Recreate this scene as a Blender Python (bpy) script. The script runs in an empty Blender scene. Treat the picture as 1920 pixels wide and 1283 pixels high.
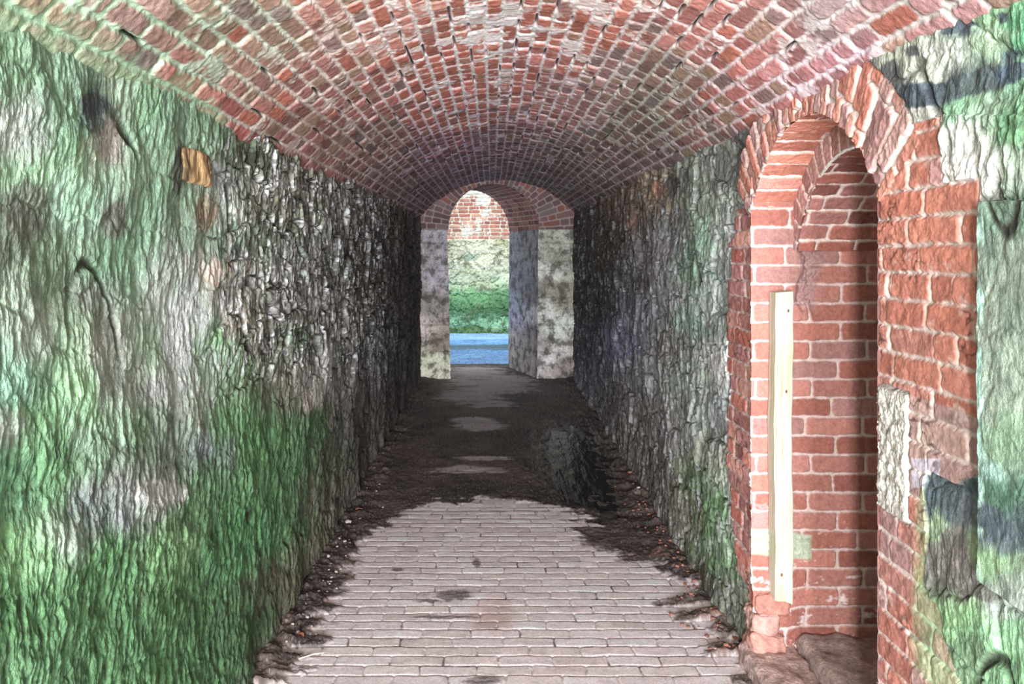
import bpy, bmesh, math, random
import numpy as np

# ------------------------------------------------------------------ frame
F, CX, CY, EYE = 1600.0, 922.0, 470.0, 1.70      # focal (px), vanishing point (px), eye height (m)
XL, XR = -0.95, 1.08                              # side wall planes
D_END = 11.27                                     # far end wall
SC = bpy.context.scene
COL = SC.collection
rng = np.random.RandomState(7)

# ------------------------------------------------------------------ noise
def _h(ix, iy, iz, seed=0):
    h = (ix.astype(np.uint32) * np.uint32(374761393) + iy.astype(np.uint32) * np.uint32(668265263)
         + iz.astype(np.uint32) * np.uint32(2147483647 - 12345) + np.uint32((seed * 974634777) & 0xffffffff))
    h = (h ^ (h >> np.uint32(13))) * np.uint32(1274126177)
    h = (h ^ (h >> np.uint32(16))) * np.uint32(2246822519)
    h = h ^ (h >> np.uint32(13))
    return h

def hashf(ix, iy=None, iz=None, seed=0):
    ix = np.asarray(ix).astype(np.int64)
    iy = np.zeros_like(ix) if iy is None else np.asarray(iy).astype(np.int64)
    iz = np.zeros_like(ix) if iz is None else np.asarray(iz).astype(np.int64)
    return (_h(ix, iy, iz, seed) & np.uint32(0xffffff)).astype(np.float32) / np.float32(16777216.0)

def vnoise(x, y, seed=0):
    """smooth 2D gradient noise, about -1..1"""
    x = np.asarray(x, np.float32); y = np.asarray(y, np.float32)
    x0 = np.floor(x); y0 = np.floor(y)
    fx = x - x0; fy = y - y0
    ix = x0.astype(np.int64); iy = y0.astype(np.int64); z = np.zeros_like(ix)
    u = fx * fx * fx * (fx * (fx * 6 - 15) + 10); v = fy * fy * fy * (fy * (fy * 6 - 15) + 10)
    def g(a, b, dx, dy):
        t = (_h(ix + a, iy + b, z, seed) & np.uint32(255)).astype(np.float32) * np.float32(2 * math.pi / 256)
        return np.cos(t) * dx + np.sin(t) * dy
    n0 = g(0, 0, fx, fy) * (1 - u) + g(1, 0, fx - 1, fy) * u
    n1 = g(0, 1, fx, fy - 1) * (1 - u) + g(1, 1, fx - 1, fy - 1) * u
    return (n0 * (1 - v) + n1 * v) * 1.5

def fbm(x, y, o=4, seed=0, gain=.5, lac=2.03):
    s = 0; a = 1.0; t = 0
    for i in range(o):
        s = s + a * vnoise(x, y, seed + i * 17); t += a
        x = x * lac + 3.1; y = y * lac + 7.7; a *= gain
    return s / t * 1.4

def ridged(x, y, o=3, seed=0):
    s = 0; a = 1.0; t = 0
    for i in range(o):
        s = s + a * (1 - np.abs(vnoise(x, y, seed + i * 31)) * 2); t += a
        x = x * 2.1 + 1.7; y = y * 2.1 + 4.3; a *= .5
    return s / t

def voro(x, y, seed=0, jit=.85):
    """returns distance to cell border, id hash 0..1"""
    ix = np.floor(x).astype(np.int64); iy = np.floor(y).astype(np.int64)
    f1 = np.full(x.shape, 9., np.float32); f2 = f1.copy(); idv = np.zeros(x.shape, np.float32)
    for a in (-1, 0, 1):
        for b in (-1, 0, 1):
            cx = ix + a; cy = iy + b
            px = cx + .5 + (hashf(cx, cy, None, seed) - .5) * jit
            py = cy + .5 + (hashf(cx, cy, None, seed + 5) - .5) * jit
            d = np.sqrt((px - x) ** 2 + (py - y) ** 2)
            n = d < f1
            f2 = np.where(n, f1, np.minimum(f2, d))
            idv = np.where(n, hashf(cx, cy, None, seed + 9), idv)
            f1 = np.where(n, d, f1)
    return f2 - f1, idv

def ss(a, b, x):
    t = np.clip((x - a) / (b - a), 0, 1)
    return t * t * (3 - 2 * t)

def lin(c):
    c = np.asarray(c, np.float32) / 255.0
    return np.where(c <= .04045, c / 12.92, ((c + .055) / 1.055) ** 2.4)

def mixc(a, b, t):
    t = np.asarray(t)[..., None]
    return a * (1 - t) + b * t

def toward(P):
    """photo coordinates of points (only used to look up where a patch of colour sits on a wall)"""
    d = np.maximum(P[:, 1], 1.0)
    return CX + F * P[:, 0] / d, CY + F * (EYE - P[:, 2]) / d

def paint(px, py, anchors, nch, s=45.0, wob=None):
    """blend the values of scattered anchor points; organic borders come from wob"""
    if wob is not None:
        px = px + wob[0]; py = py + wob[1]
    best = np.full(px.shape, 1e9, np.float32)
    ds = []
    for a in anchors:
        r = a[2 + nch] if len(a) > 2 + nch else 1.0
        d = np.sqrt((px - a[0]) ** 2 + (py - a[1]) ** 2) / r
        ds.append(d.astype(np.float32)); best = np.minimum(best, d)
    out = np.zeros(px.shape + (nch,), np.float32); tot = np.zeros(px.shape, np.float32)
    for a, d in zip(anchors, ds):
        w = np.exp(-(d - best) / s)
        out += w[:, None] * np.asarray(a[2:2 + nch], np.float32); tot += w
    return out / tot[:, None]

# ------------------------------------------------------------------ bricks
def bricks(u, v, ch, lens, seed=0, joint=.010, wob=.004, headp=.5, shift=None):
    """running brick field in metres; returns edge distance (m, >0 inside a brick), per-brick hash, per-brick hash2, course"""
    vv = v + wob * vnoise(u * 3.1, v * 1.3, seed + 3) + wob * .6 * vnoise(u * 11, v * 9, seed + 4)
    uu = u + wob * .9 * vnoise(u * 7, v * 16, seed + 6)
    j = np.floor(vv / ch).astype(np.int64)
    fv = vv - j * ch
    umin, umax = float(uu.min()) - 1, float(uu.max()) + 1
    k = np.zeros(u.shape, np.int64); du = np.zeros(u.shape, np.float32)
    for c in range(int(j.min()), int(j.max()) + 1):
        m = j == c
        if not m.any(): continue
        r = random.Random(seed * 7919 + c * 131)
        n = int((umax - umin) / min(lens)) + 4
        if shift is None:
            seq = [lens[0] if r.random() > headp else lens[1] for _ in range(n)]
            seq = [q * (1 + r.uniform(-.10, .10)) for q in seq]; off = r.uniform(-.2, 0)
        else:
            seq = [lens[0] * (1 + r.uniform(-.03, .03)) for _ in range(n)]
            off = (-lens[0] * .5 if c % 2 else 0) + shift + r.uniform(-.012, .012) - lens[0] * 3
        b = umin * (shift is None) + off + np.cumsum([0] + seq)
        if shift is not None: b = b + math.floor((umin) / lens[0]) * lens[0]
        q = uu[m]; i = np.clip(np.searchsorted(b, q) - 1, 0, len(b) - 2)
        k[m] = i; du[m] = np.minimum(q - b[i], b[i + 1] - q)
    dv = np.minimum(fv, ch - fv)
    h1 = hashf(k, j, None, seed); h2 = hashf(k, j, None, seed + 77)
    rr = joint * 1.3
    a = np.maximum(rr + joint / 2 - du, 0); b2 = np.maximum(rr + joint / 2 - dv, 0)
    e = rr - np.sqrt(a * a + b2 * b2)
    return e, h1, h2, j

BRICK = lin([(178, 88, 62), (160, 74, 54), (190, 104, 78), (150, 92, 88), (168, 96, 92), (128, 70, 58), (140, 110, 112), (196, 120, 84)])

def brick_colour(h1, h2, pal=BRICK):
    n = len(pal)
    i = np.clip((h1 * n).astype(int), 0, n - 1)
    return pal[i] * (0.82 + .36 * h2)[:, None]

# ------------------------------------------------------------------ mesh helpers
def link(name, me, mat, parent=None, label=None, cat=None, kind=None, group=None):
    o = bpy.data.objects.new(name, me); COL.objects.link(o)
    if mat: me.materials.append(mat)
    if parent: o.parent = parent
    if label: o['label'] = label
    if cat: o['category'] = cat
    if kind: o['kind'] = kind
    if group: o['group'] = group
    return o

def empty(name, loc, label=None, cat=None, kind=None, group=None):
    o = bpy.data.objects.new(name, None); COL.objects.link(o); o.location = loc
    o.empty_display_size = .1
    if label: o['label'] = label
    if cat: o['category'] = cat
    if kind: o['kind'] = kind
    if group: o['group'] = group
    return o

SAT = .74
def tame(c, sat=None):
    l = (c @ np.array([.3, .55, .15], np.float32))[..., None]
    return np.clip(l + (c - l) * (SAT if sat is None else sat), .012, .72)

def grid_mesh(name, P, col, wet, na, nb, keep=None, flip=False, origin=None, sat=None):
    """P is (na*nb,3); keep is a boolean per vertex (faces with all four corners kept stay)"""
    i = np.arange(na - 1)[:, None] * nb + np.arange(nb - 1)[None, :]
    i = i.ravel()
    q = np.stack([i, i + nb, i + nb + 1, i + 1], 1)
    if flip: q = q[:, ::-1]
    if keep is not None:
        q = q[keep[i]]
    used = np.unique(q)
    remap = np.full(na * nb, -1, np.int64); remap[used] = np.arange(len(used))
    q = remap[q]; V = P[used].astype(np.float32)
    if origin is not None: V = V - np.asarray(origin, np.float32)
    me = bpy.data.meshes.new(name)
    me.vertices.add(len(V)); me.vertices.foreach_set('co', V.ravel())
    me.loops.add(q.size); me.loops.foreach_set('vertex_index', q.ravel().astype(np.int32))
    me.polygons.add(len(q))
    me.polygons.foreach_set('loop_start', (np.arange(len(q)) * 4).astype(np.int32))
    me.polygons.foreach_set('loop_total', np.full(len(q), 4, np.int32))
    me.polygons.foreach_set('use_smooth', np.ones(len(q), bool))
    me.update(calc_edges=True)
    ca = me.attributes.new('Tone', 'FLOAT_COLOR', 'POINT')
    rgba = np.ones((len(V), 4), np.float32); rgba[:, :3] = tame(col[used], sat)
    ca.data.foreach_set('color', rgba.ravel())
    wa = me.attributes.new('Wet', 'FLOAT', 'POINT')
    wa.data.foreach_set('value', np.clip(wet[used], 0, 1).astype(np.float32))
    return me

def mesh_grid(a, b):
    A, B = np.meshgrid(a, b, indexing='ij')
    return A.ravel().astype(np.float32), B.ravel().astype(np.float32), len(a), len(b)

def dsteps(d0, d1, X, px=1.25, rel=.012):
    out = [d0]
    while out[-1] < d1:
        d = out[-1]
        out.append(d + min(px * d * d / (F * X), rel * d))
    out[-1] = d1
    return np.array(out)

# ------------------------------------------------------------------ materials
def masonry(name, rough=.88, detail=55, dstr=.30, bump=.5, bscale=130, bdist=.004, hue=None, spec=.25, stretch=(1, 1, 1)):
    m = bpy.data.materials.new(name); m.use_nodes = True
    nt = m.node_tree; N = nt.nodes; L = nt.links
    bs = N['Principled BSDF']
    at = N.new('ShaderNodeAttribute'); at.attribute_name = 'Tone'
    wt = N.new('ShaderNodeAttribute'); wt.attribute_name = 'Wet'
    tc = N.new('ShaderNodeTexCoord'); mp = N.new('ShaderNodeMapping')
    mp.inputs['Scale'].default_value = stretch
    L.new(tc.outputs['Object'], mp.inputs['Vector'])
    n1 = N.new('ShaderNodeTexNoise'); n1.inputs['Scale'].default_value = detail
    n1.inputs['Detail'].default_value = 5; n1.inputs['Roughness'].default_value = .7
    L.new(mp.outputs[0], n1.inputs['Vector'])
    mr = N.new('ShaderNodeMapRange'); mr.inputs['From Min'].default_value = .3; mr.inputs['From Max'].default_value = .7
    mr.inputs['To Min'].default_value = 1 - dstr; mr.inputs['To Max'].default_value = 1 + dstr
    L.new(n1.outputs['Fac'], mr.inputs['Value'])
    vm = N.new('ShaderNodeVectorMath'); vm.operation = 'SCALE'
    L.new(at.outputs['Color'], vm.inputs[0]); L.new(mr.outputs[0], vm.inputs['Scale'])
    L.new(vm.outputs[0], bs.inputs['Base Color'])
    r = N.new('ShaderNodeMapRange'); r.inputs['To Min'].default_value = rough; r.inputs['To Max'].default_value = .16
    L.new(wt.outputs['Fac'], r.inputs['Value']); L.new(r.outputs[0], bs.inputs['Roughness'])
    bs.inputs['Specular IOR Level'].default_value = spec
    n2 = N.new('ShaderNodeTexNoise'); n2.inputs['Scale'].default_value = bscale
    n2.inputs['Detail'].default_value = 6; n2.inputs['Roughness'].default_value = .65
    L.new(mp.outputs[0], n2.inputs['Vector'])
    bp = N.new('ShaderNodeBump'); bp.inputs['Strength'].default_value = bump; bp.inputs['Distance'].default_value = bdist
    L.new(n2.outputs['Fac'], bp.inputs['Height']); L.new(bp.outputs[0], bs.inputs['Normal'])
    return m

M_ROCK = masonry('mossy_rubble_masonry', detail=70, dstr=.34, bump=.8, bscale=110, bdist=.010)
M_ROCK2 = masonry('grey_rubble_masonry', detail=60, dstr=.34, bump=.8, bscale=95, bdist=.010)
M_BRICK = masonry('old_red_brickwork', detail=90, dstr=.22, bump=.6, bscale=150, bdist=.004)
M_VAULT = masonry('vault_brickwork', detail=60, dstr=.25, bump=.6, bscale=110, bdist=.006)
M_PAVE = masonry('brick_paving_and_dirt', rough=.8, detail=120, dstr=.28, bump=.6, bscale=200, bdist=.004)
M_STONE = masonry('grey_dressed_stone', detail=45, dstr=.40, bump=1, bscale=80, bdist=.010)
M_YARD = masonry('courtyard_masonry', detail=14, dstr=.30, bump=.7, bscale=25, bdist=.02)
M_COBBLE = masonry('sky_tinted_paving', rough=.55, detail=22, dstr=.4, bump=.6, bscale=40, bdist=.01, spec=.5)

# ------------------------------------------------------------------ left wall
def rubble(u, v, px, seed, smooth):
    """height (m) of rubble walling. u along, v up; smooth 0..1 = how much moss and plaster levels it"""
    wu = u + .06 * fbm(u * 4, v * 3, 4, seed + 40, .6); wv = v + .06 * fbm(u * 5, v * 4, 4, seed + 41, .6)
    e1, id1 = voro(wu / .26, wv / .20, seed); e2, id2 = voro(wu / .11 + 9, wv / .12, seed + 3)
    g1 = 1 - ss(.0, .10, e1); g2 = 1 - ss(.0, .13, e2)
    h = .026 * fbm(u * 1.3, v * 1.6, 3, seed + 11)
    rock = (.026 * (id1 - .5) + .012 * (id2 - .5) - .026 * g1 - .009 * g2)
    h = h + rock * (1 - .88 * smooth)
    uw = u + .05 * vnoise(u * 4, v * 2.2, seed + 51)
    r1 = ridged(uw * 8, v * 2.6, 3, seed + 20)
    r2 = ridged(uw * 21 + 3, v * 6.5, 3, seed + 22)
    am = .55 + .45 * vnoise(u * 2.1, v * 2.4, seed + 70)
    lowm = ss(1.25, .6, v) * (seed == 101)
    h = h + (.011 * r1 * (1 - .65 * smooth) + .009 * r2 * (1 - (.90 - .55 * lowm) * smooth)) * am
    h = h + .012 * smooth * fbm(u * 5, v * 4, 4, seed + 71, .55)
    f3 = fbm(uw * 34, v * 11, 4, seed + 30, .66)
    h = h + (.008 - .0035 * smooth * (1 - lowm)) * f3
    crev = np.clip(np.maximum(g1, g2 * .7), 0, 1) * (1 - .85 * smooth)
    crev = np.maximum(crev, ss(.05, -.35, r1) * .8)
    crk = ss(.86, .98, 1 - np.abs(vnoise(uw * 3.6, v * 1.5, seed + 60)) * 2)
    crk = crk * ss(.12, .5, vnoise(u * 2.6, v * 2.8, seed + 62) + .05)
    h = h - .016 * crk
    return h, crev, crk, id1, id2, f3, r2

LEFT = [  # photo x, y, colour, reach
 (20,140,120,165,125), (20,230,180,190,185), (90,180,128,172,138), (60,320,150,205,155,.8), (30,420,120,140,120), (130,260,110,165,120),
 (170,210,70,85,88,.75), (190,270,168,160,150,.7), (215,180,150,180,150,.6), (250,300,140,180,145), (300,250,125,175,135), (280,400,120,170,132),
 (130,370,150,200,170), (60,460,100,115,95), (210,400,110,120,105,.8), (330,420,130,160,135),
 (40,560,160,185,160), (110,520,125,160,120), (180,560,130,140,130), (230,500,115,170,130), (320,520,165,180,170), (345,590,200,205,210),
 (300,610,160,175,165), (60,620,165,180,165), (140,630,135,170,130), (200,650,165,165,158), (270,640,150,185,150),
 (30,700,125,185,155), (90,700,120,170,130), (150,720,150,205,150), (220,720,165,175,165), (320,720,185,190,190), (350,760,175,185,178),
 (20,810,200,205,205,.6), (70,800,110,165,110), (180,820,150,190,160), (260,800,120,165,115), (330,830,140,165,145), (385,830,140,145,165,.7),
 (230,900,165,168,165), (290,930,178,178,176,.9), (200,960,140,155,155), (120,880,95,160,95), (30,900,110,175,130),
 (350,950,100,160,95), (60,1020,125,190,120), (130,1000,165,185,165,.7), (200,1060,85,155,85), (300,1050,110,175,100), (30,1150,75,140,75),
 (120,1180,90,155,90), (240,1180,80,145,80), (330,1120,75,130,65), (340,1030,150,200,130,.5), (200,1260,85,150,85), (60,1260,95,160,100), (380,1250,80,140,78),
 (450,1180,70,120,65), (430,1050,70,140,75), (480,1000,72,150,80), (540,1000,75,135,70), (550,880,75,140,75), (480,850,85,150,80),
 (430,800,90,155,85), (430,900,85,145,85), (580,800,70,125,65), (620,850,95,100,75), (630,930,120,110,95), (590,1020,120,115,90), (510,1110,95,105,70), (540,1090,120,105,85,.6),
 (390,680,150,175,160), (410,640,110,170,105), (450,700,110,150,100), (480,640,120,115,110), (540,700,125,120,100), (600,720,175,170,165,.7), (590,660,130,128,126),
 (640,700,110,105,100), (680,760,115,105,100), (650,820,110,105,95), (700,850,120,108,98), (740,760,100,90,85), (770,700,90,82,80),
 (400,330,180,185,190,.8), (365,310,180,140,80,.40), (345,300,80,70,55,.30), (385,270,125,165,130), (370,385,125,160,130), (385,400,155,120,95,.5), (403,510,205,175,150,.42), (430,450,115,150,125), (440,380,170,180,175), (440,520,175,170,168), (450,600,165,150,135,.7),
 (440,290,80,105,75,.7), (480,300,95,105,80), (500,380,125,115,90), (520,350,185,185,185,.6), (520,450,110,130,110), (560,400,120,115,100), (600,450,130,130,125),
 (560,520,150,150,150,.8), (600,560,165,165,165,.6), (640,500,95,95,88), (540,580,110,105,98), (650,600,150,140,125), (680,540,110,95,75), (700,460,95,88,80), (640,400,150,145,135,.7),
 (700,400,120,110,100), (740,420,100,85,75), (740,520,85,75,70), (760,600,90,80,74), (700,640,120,118,115), (785,450,95,85,80), (785,600,80,72,70), (560,640,95,140,95,.7), (575,740,165,155,145,.5)]
LEFT = [(a[0], a[1]) + tuple(lin(a[2:5])) + tuple(a[5:]) for a in LEFT]

da = np.concatenate([np.arange(-6, .55, .06), np.arange(.56, 1.375, .009), dsteps(1.38, D_END + .25, .95, 1.05)])
U, V, na, nb = mesh_grid(da, np.linspace(-.06, 2.18, 800))
P0 = np.stack([np.full_like(U, XL), U, V], 1)
px, py = toward(P0)
smooth = 1 - ss(370, 470, px + 40 * fbm(U * 2, V * 2, 3, 5)) * (1 - ss(640, 800, py + .25 * (px - 500)))
smooth = smooth * (1 - .55 * ss(560, 700, px))
H, crev, crk, id1, id2, f3, r1 = rubble(U, V, px, 101, smooth)
moss = ss(600, 900, py)
fz = fbm(U * 36, V * 13, 4, 301, .65)
H = H + .006 * fz * (.4 + .6 * moss)
H = H + .05 * ss(.25, 0, V) * (.4 + .6 * fbm(U * 3.1, V * 0 + 2, 2, 9)) * ss(600, 420, py * 0 + 500)
wob = (38 * fbm(U * 5, V * 5, 4, 71, .6) , 42 * fbm(U * 5, V * 5, 4, 72, .6))
C = paint(px, py, LEFT, 3, 19.0, wob)
# stone-to-stone and lichen variety
n1 = fbm(U * 9, V * 9, 4, 81, .6); n2 = fbm(U * 30, V * 26, 4, 82, .65); n3 = fbm(U * 3.5, V * 3.5, 3, 83)
n4 = fbm(U * 48, V * 15, 4, 86, .68)
C = C * (1 + .22 * n1 + .24 * n2 + .24 * n4 + .14 * (r1 - .2) + .25 * fbm(U * 2.6, V * 3.4, 4, 88, .6))[:, None]
rub = 1 - smooth
C = C * (1 + rub * .6 * (id2 - .45))[:, None]
lich = ss(.10, .26, fbm(U * 24, V * 9, 4, 84, .72)) * (ss(380, 450, px) * (1 - ss(700, 760, px)) * (1 - ss(640, 760, py)))
C = mixc(C, lin((228, 230, 238)), lich * .85)
dk = ss(.08, .34, fbm(U * 20, V * 8, 4, 85, .72)) * (ss(380, 440, px) * (1 - ss(640, 760, py)))
C = mixc(C, lin((38, 44, 36)), dk * .85)
grn = ss(.1, .5, n3 + .4 * n2) * (1 - ss(600, 700, px)) * .35
C = mixc(C, C * np.array([.78, 1.08, .70], np.float32), grn)
fuzz = ss(.05, .5, -fz) * moss
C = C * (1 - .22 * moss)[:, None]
C = mixc(C, C * .4, fuzz * .85)
C = mixc(C, lin((58, 44, 36)), np.clip(crk * .85 + crev * .55, 0, 1))
def spot(c, x, y, rx, ry, rgb, k=1., nz=.3):
    m_ = ss(1.15, .75, np.sqrt(((px - x) / rx) ** 2 + ((py - y) / ry) ** 2) + nz * (n1 + .5 * n2))
    return mixc(c, lin(rgb) * (1 + .3 * n4)[:, None], m_ * k)
C = spot(C, 170, 195, 28, 32, (72, 80, 86)); C = spot(C, 178, 235, 22, 20, (80, 90, 94), .8)
C = spot(C, 205, 265, 24, 42, (170, 158, 152), .9); C = spot(C, 403, 512, 13, 28, (222, 200, 182), 1, .15)
C = spot(C, 330, 320, 14, 55, (70, 60, 48), .85, .2); C = spot(C, 385, 400, 22, 38, (160, 118, 90), .5); C = spot(C, 285, 925, 62, 26, (178, 176, 176), .9); C = spot(C, 225, 950, 24, 50, (140, 148, 150), .8)
C = spot(C, 345, 640, 26, 60, (196, 200, 205), .8); C = spot(C, 610, 690, 14, 50, (195, 190, 188), .8); C = spot(C, 575, 750, 12, 22, (176, 164, 152), .8)
C = spot(C, 60, 400, 50, 62, (112, 118, 104), .8); C = spot(C, 215, 410, 26, 40, (112, 112, 102), .8)
base = ss(.16, .02, V + .05 * n1)
C = mixc(C, lin((105, 92, 82)), base * .6)
C = C * (1 - .20 * ss(3.6, 2.4, U))[:, None]  # near stretch toned down in the colour where light falls strongest
P = P0.copy(); P[:, 0] = XL + H
wet = np.zeros_like(U)
link('wall_left', grid_mesh('wall_left', P, C, wet, na, nb, flip=False, sat=.66), M_ROCK, kind='structure',
     label='rough mossy rubble stone wall with green growth and bare grey patches')

WALL_L = bpy.data.objects['wall_left']

# ------------------------------------------------------------------ right wall with the arched recess
D1, D2 = 2.36, 3.50                 # opening along the wall
DC, HS = (D1 + D2) / 2, (D2 - D1) / 2
SPR, RISE = 1.885, .285
R1 = (HS * HS + RISE * RISE) / (2 * RISE); ZC = SPR + RISE - R1
R2 = R1 - .11

RIGHT = [
 (1090,450,85,75,68), (1110,560,70,66,66), (1090,640,80,78,92), (1120,480,85,75,62), (1150,450,95,75,60), (1180,400,130,100,80), (1200,420,120,105,90),
 (1180,520,95,90,98), (1200,480,130,125,130), (1230,350,150,125,95), (1238,355,190,120,70,.4), (1255,350,80,80,80,.6), (1260,420,115,115,110), (1240,460,150,148,155),
 (1170,640,125,125,160), (1120,700,110,108,130), (1150,740,120,112,110), (1200,600,130,128,140), (1250,560,140,140,142), (1250,650,130,128,122), (1300,350,125,140,120), (1320,300,135,145,130),
 (1340,380,150,170,150), (1350,330,120,125,118), (1390,300,88,98,88,.8), (1410,270,95,100,100,.8), (1320,440,120,165,135), (1310,500,115,150,125), (1370,430,175,180,178), (1350,500,165,175,170),
 (1300,600,130,165,145), (1340,600,165,180,170), (1350,680,190,192,188), (1290,700,150,165,150), (1200,700,140,138,142), (1220,800,125,115,105), (1260,800,135,130,130), (1300,780,150,165,150), (1320,850,140,145,125),
 (1310,900,105,140,90), (1340,960,95,150,85), (1350,1050,90,130,80), (1370,1030,120,155,110), (1290,950,110,110,85), (1250,900,115,105,95), (1270,960,120,108,98), (1320,1080,100,95,75), (1390,1130,130,140,120), (1380,900,160,170,150), (1395,980,175,178,172), (1360,780,155,165,165),
 (1650,140,110,115,110), (1680,130,80,90,88,.5), (1690,90,165,175,150,.8), (1760,150,170,180,160), (1720,180,72,86,98,.8), (1790,150,75,88,90,.8), (1850,130,85,105,95,.7), (1890,110,75,100,110,.5), (1800,55,75,90,100,.4), (1875,35,80,110,115,.3), (1840,80,150,190,150), (1800,100,165,180,165,.8),
 (1890,50,70,165,110), (1860,20,120,175,120), (1910,150,110,170,130,.7), (1740,210,175,175,165,.8), (1800,200,110,175,125), (1850,220,140,180,145), (1900,230,85,145,95), (1800,260,200,202,195), (1840,320,205,205,200), (1800,360,205,200,192), (1890,320,150,175,150),
 (1905,400,95,130,105), (1905,500,130,150,130), (1890,600,120,145,125), (1905,700,140,165,140), (1885,880,150,205,190), (1905,850,125,165,125), (1905,930,70,120,95),
 (1690,840,195,192,182), (1790,930,82,102,112), (1830,970,105,118,128), (1890,1000,95,115,125), (1900,980,75,95,105), (1790,1040,120,118,112), (1850,1020,140,175,120), (1830,1090,105,100,95), (1880,1080,130,180,120),
 (1900,1120,150,165,155), (1840,1140,120,175,110), (1870,1200,120,190,125), (1900,1200,130,200,140), (1890,1260,105,165,110), (1850,1230,95,130,90), (1770,1000,150,185,140,.6)]
RIGHT = [(a[0], a[1]) + tuple(lin(a[2:5])) + tuple(a[5:]) for a in RIGHT]

da = np.concatenate([np.arange(-6, .55, .06), np.arange(.56, 1.515, .009), dsteps(1.52, D_END + .25, 1.08, 1.2)])
ztop = 2.36
U, V, na, nb = mesh_grid(da, np.linspace(-.06, ztop, 860))
P0 = np.stack([np.full_like(U, XR), U, V], 1)
px, py = toward(P0)
uu = U
# opening
rad = np.sqrt((U - DC) ** 2 + (V - ZC) ** 2)
course = np.floor(V / .071)
rag = .012 * (hashf(course.astype(int), None, None, 3) - .5) + .006 * vnoise(V * 60, U * 0, 8) + .012 * (hashf(course.astype(int), None, None, 5) > .72) * ss(.9, .4, V)
opening = (U > D1 + rag - .006) & (U < D2 + .012 - .3 * rag) & (V < SPR) | (rad < R1 - .010 + .005 * vnoise(V * 30, U * 30, 4)) & (V >= SPR) & (U > D1 - .01) & (U < D2 + .01)
opening &= V > .085
# arch ring of voussoirs
ang = np.arctan2(U - DC, V - ZC)
amax = math.asin(HS / R1) + .02
arcl = ang * (R1 + .1)
ring = (rad >= R1 - .02) & (rad < R1 + .235 + .02 * (hashf(np.floor(arcl / .072 + .5).astype(int), None, None, 8) - .5)) & (np.abs(ang) < amax + .05) & (V > SPR - .14)
# brick quoins on the near side: limits follow the ragged outline
row = np.floor((V - .01) / .071).astype(int)
tooth = (hashf(row // 2, None, None, 17) - .5)
lim = np.where(V > 1.86, 2.03 + .012 * tooth,           # short quoins beside the arch
      np.where(V > 1.30, 1.865,                          # tall panel up to the projecting stone
      np.where(V > 1.16, 1.865 + .10 * ss(1.22, 1.16, V),
      np.where(V > .85, 2.09 + .05 * tooth, 2.02 + .06 * tooth))))
lim = np.where((V <= .85), 2.06 - .22 * ss(.95, .45, V) + .03 * tooth, lim)
near_q = (U > lim) & (U < D1 + .06) & (V < 2.02) & ~ring
lim2 = 3.72 + .10 * (hashf(row // 2, None, None, 23) - .5) + .14 * ss(1.78, 1.70, V) * ss(.35, .8, V)
far_q = (U < lim2) & (U > D2 - .03) & (V < 1.88) & (V > .30) & ~ring
block = (U > 2.19) & (U < D1 + .05) & (V < 1.335) & (V > .99)
proj = (U < 1.822 + .006 * vnoise(V * 9, U, 3)) & (V > .995) & (V < 1.80 + .02 * vnoise(U * 9, V, 4)) & (U > 1.2)
Hr, crev, crk, id1, id2, f3, r1 = rubble(U, V, px, 202, np.where(U < 2.4, .88, .30))
Hb = 0 * U
# bricks
e, h1, h2, j = bricks(U + .113, V - .01, .071, (.225, .112), seed=31, joint=.0085, wob=.003, headp=.25)
chip = .006 * fbm(U * 25, V * 25, 4, 33, .6)
crk_b = fbm(U * 14, V * 18, 3, 34)
bh = ss(-.005, .005, e + chip)
Hq = .002 + bh * (.008 + .008 * (h2 - .5)) + .0045 * fbm(U * 16, V * 26, 4, 35, .6) * bh + .010 * np.where(V < .8, 1, .4) * (hashf(j, None, None, 2) - .5)
# voussoirs: courses along the arc
e2, g1, g2, j2 = bricks(rad - R1 + .02, arcl + .5, .066, (.30, .15), seed=41, joint=.011, wob=.0022, headp=.25)
bh2 = ss(-.005, .005, e2 + chip)
Hv = .004 + bh2 * (.012 + .012 * (g2 - .5)) + .005 * fbm(U * 25, V * 25, 4, 36, .6) * bh2
H = Hr.copy()
wob = (26 * fbm(U * 8, V * 8, 4, 171, .6), 26 * fbm(U * 8, V * 8, 4, 172, .6))
C = paint(px, py, RIGHT, 3, 9.0, wob)
n1 = fbm(U * 9, V * 9, 4, 181, .6); n2 = fbm(U * 34, V * 22, 4, 182, .65)
n4 = fbm(U * 48, V * 14, 4, 186, .68)
C = C * (1 + .22 * n1 + .22 * n2 + .30 * n4 + .16 * (r1 - .2))[:, None]
far = ss(2.6, 4.2, U)
C = C * (1 + far * .5 * (id2 - .5))[:, None]
C = mixc(C, lin((205, 208, 215)), ss(.16, .36, fbm(U * 22, V * 6, 4, 183, .7)) * far * .6)
C = mixc(C, lin((46, 44, 42)), ss(.15, .45, fbm(U * 20, V * 5, 4, 184, .7)) * far * .6)
C = mixc(C, lin((50, 44, 40)), np.clip(crk * .8 + crev * .6, 0, 1))
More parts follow.
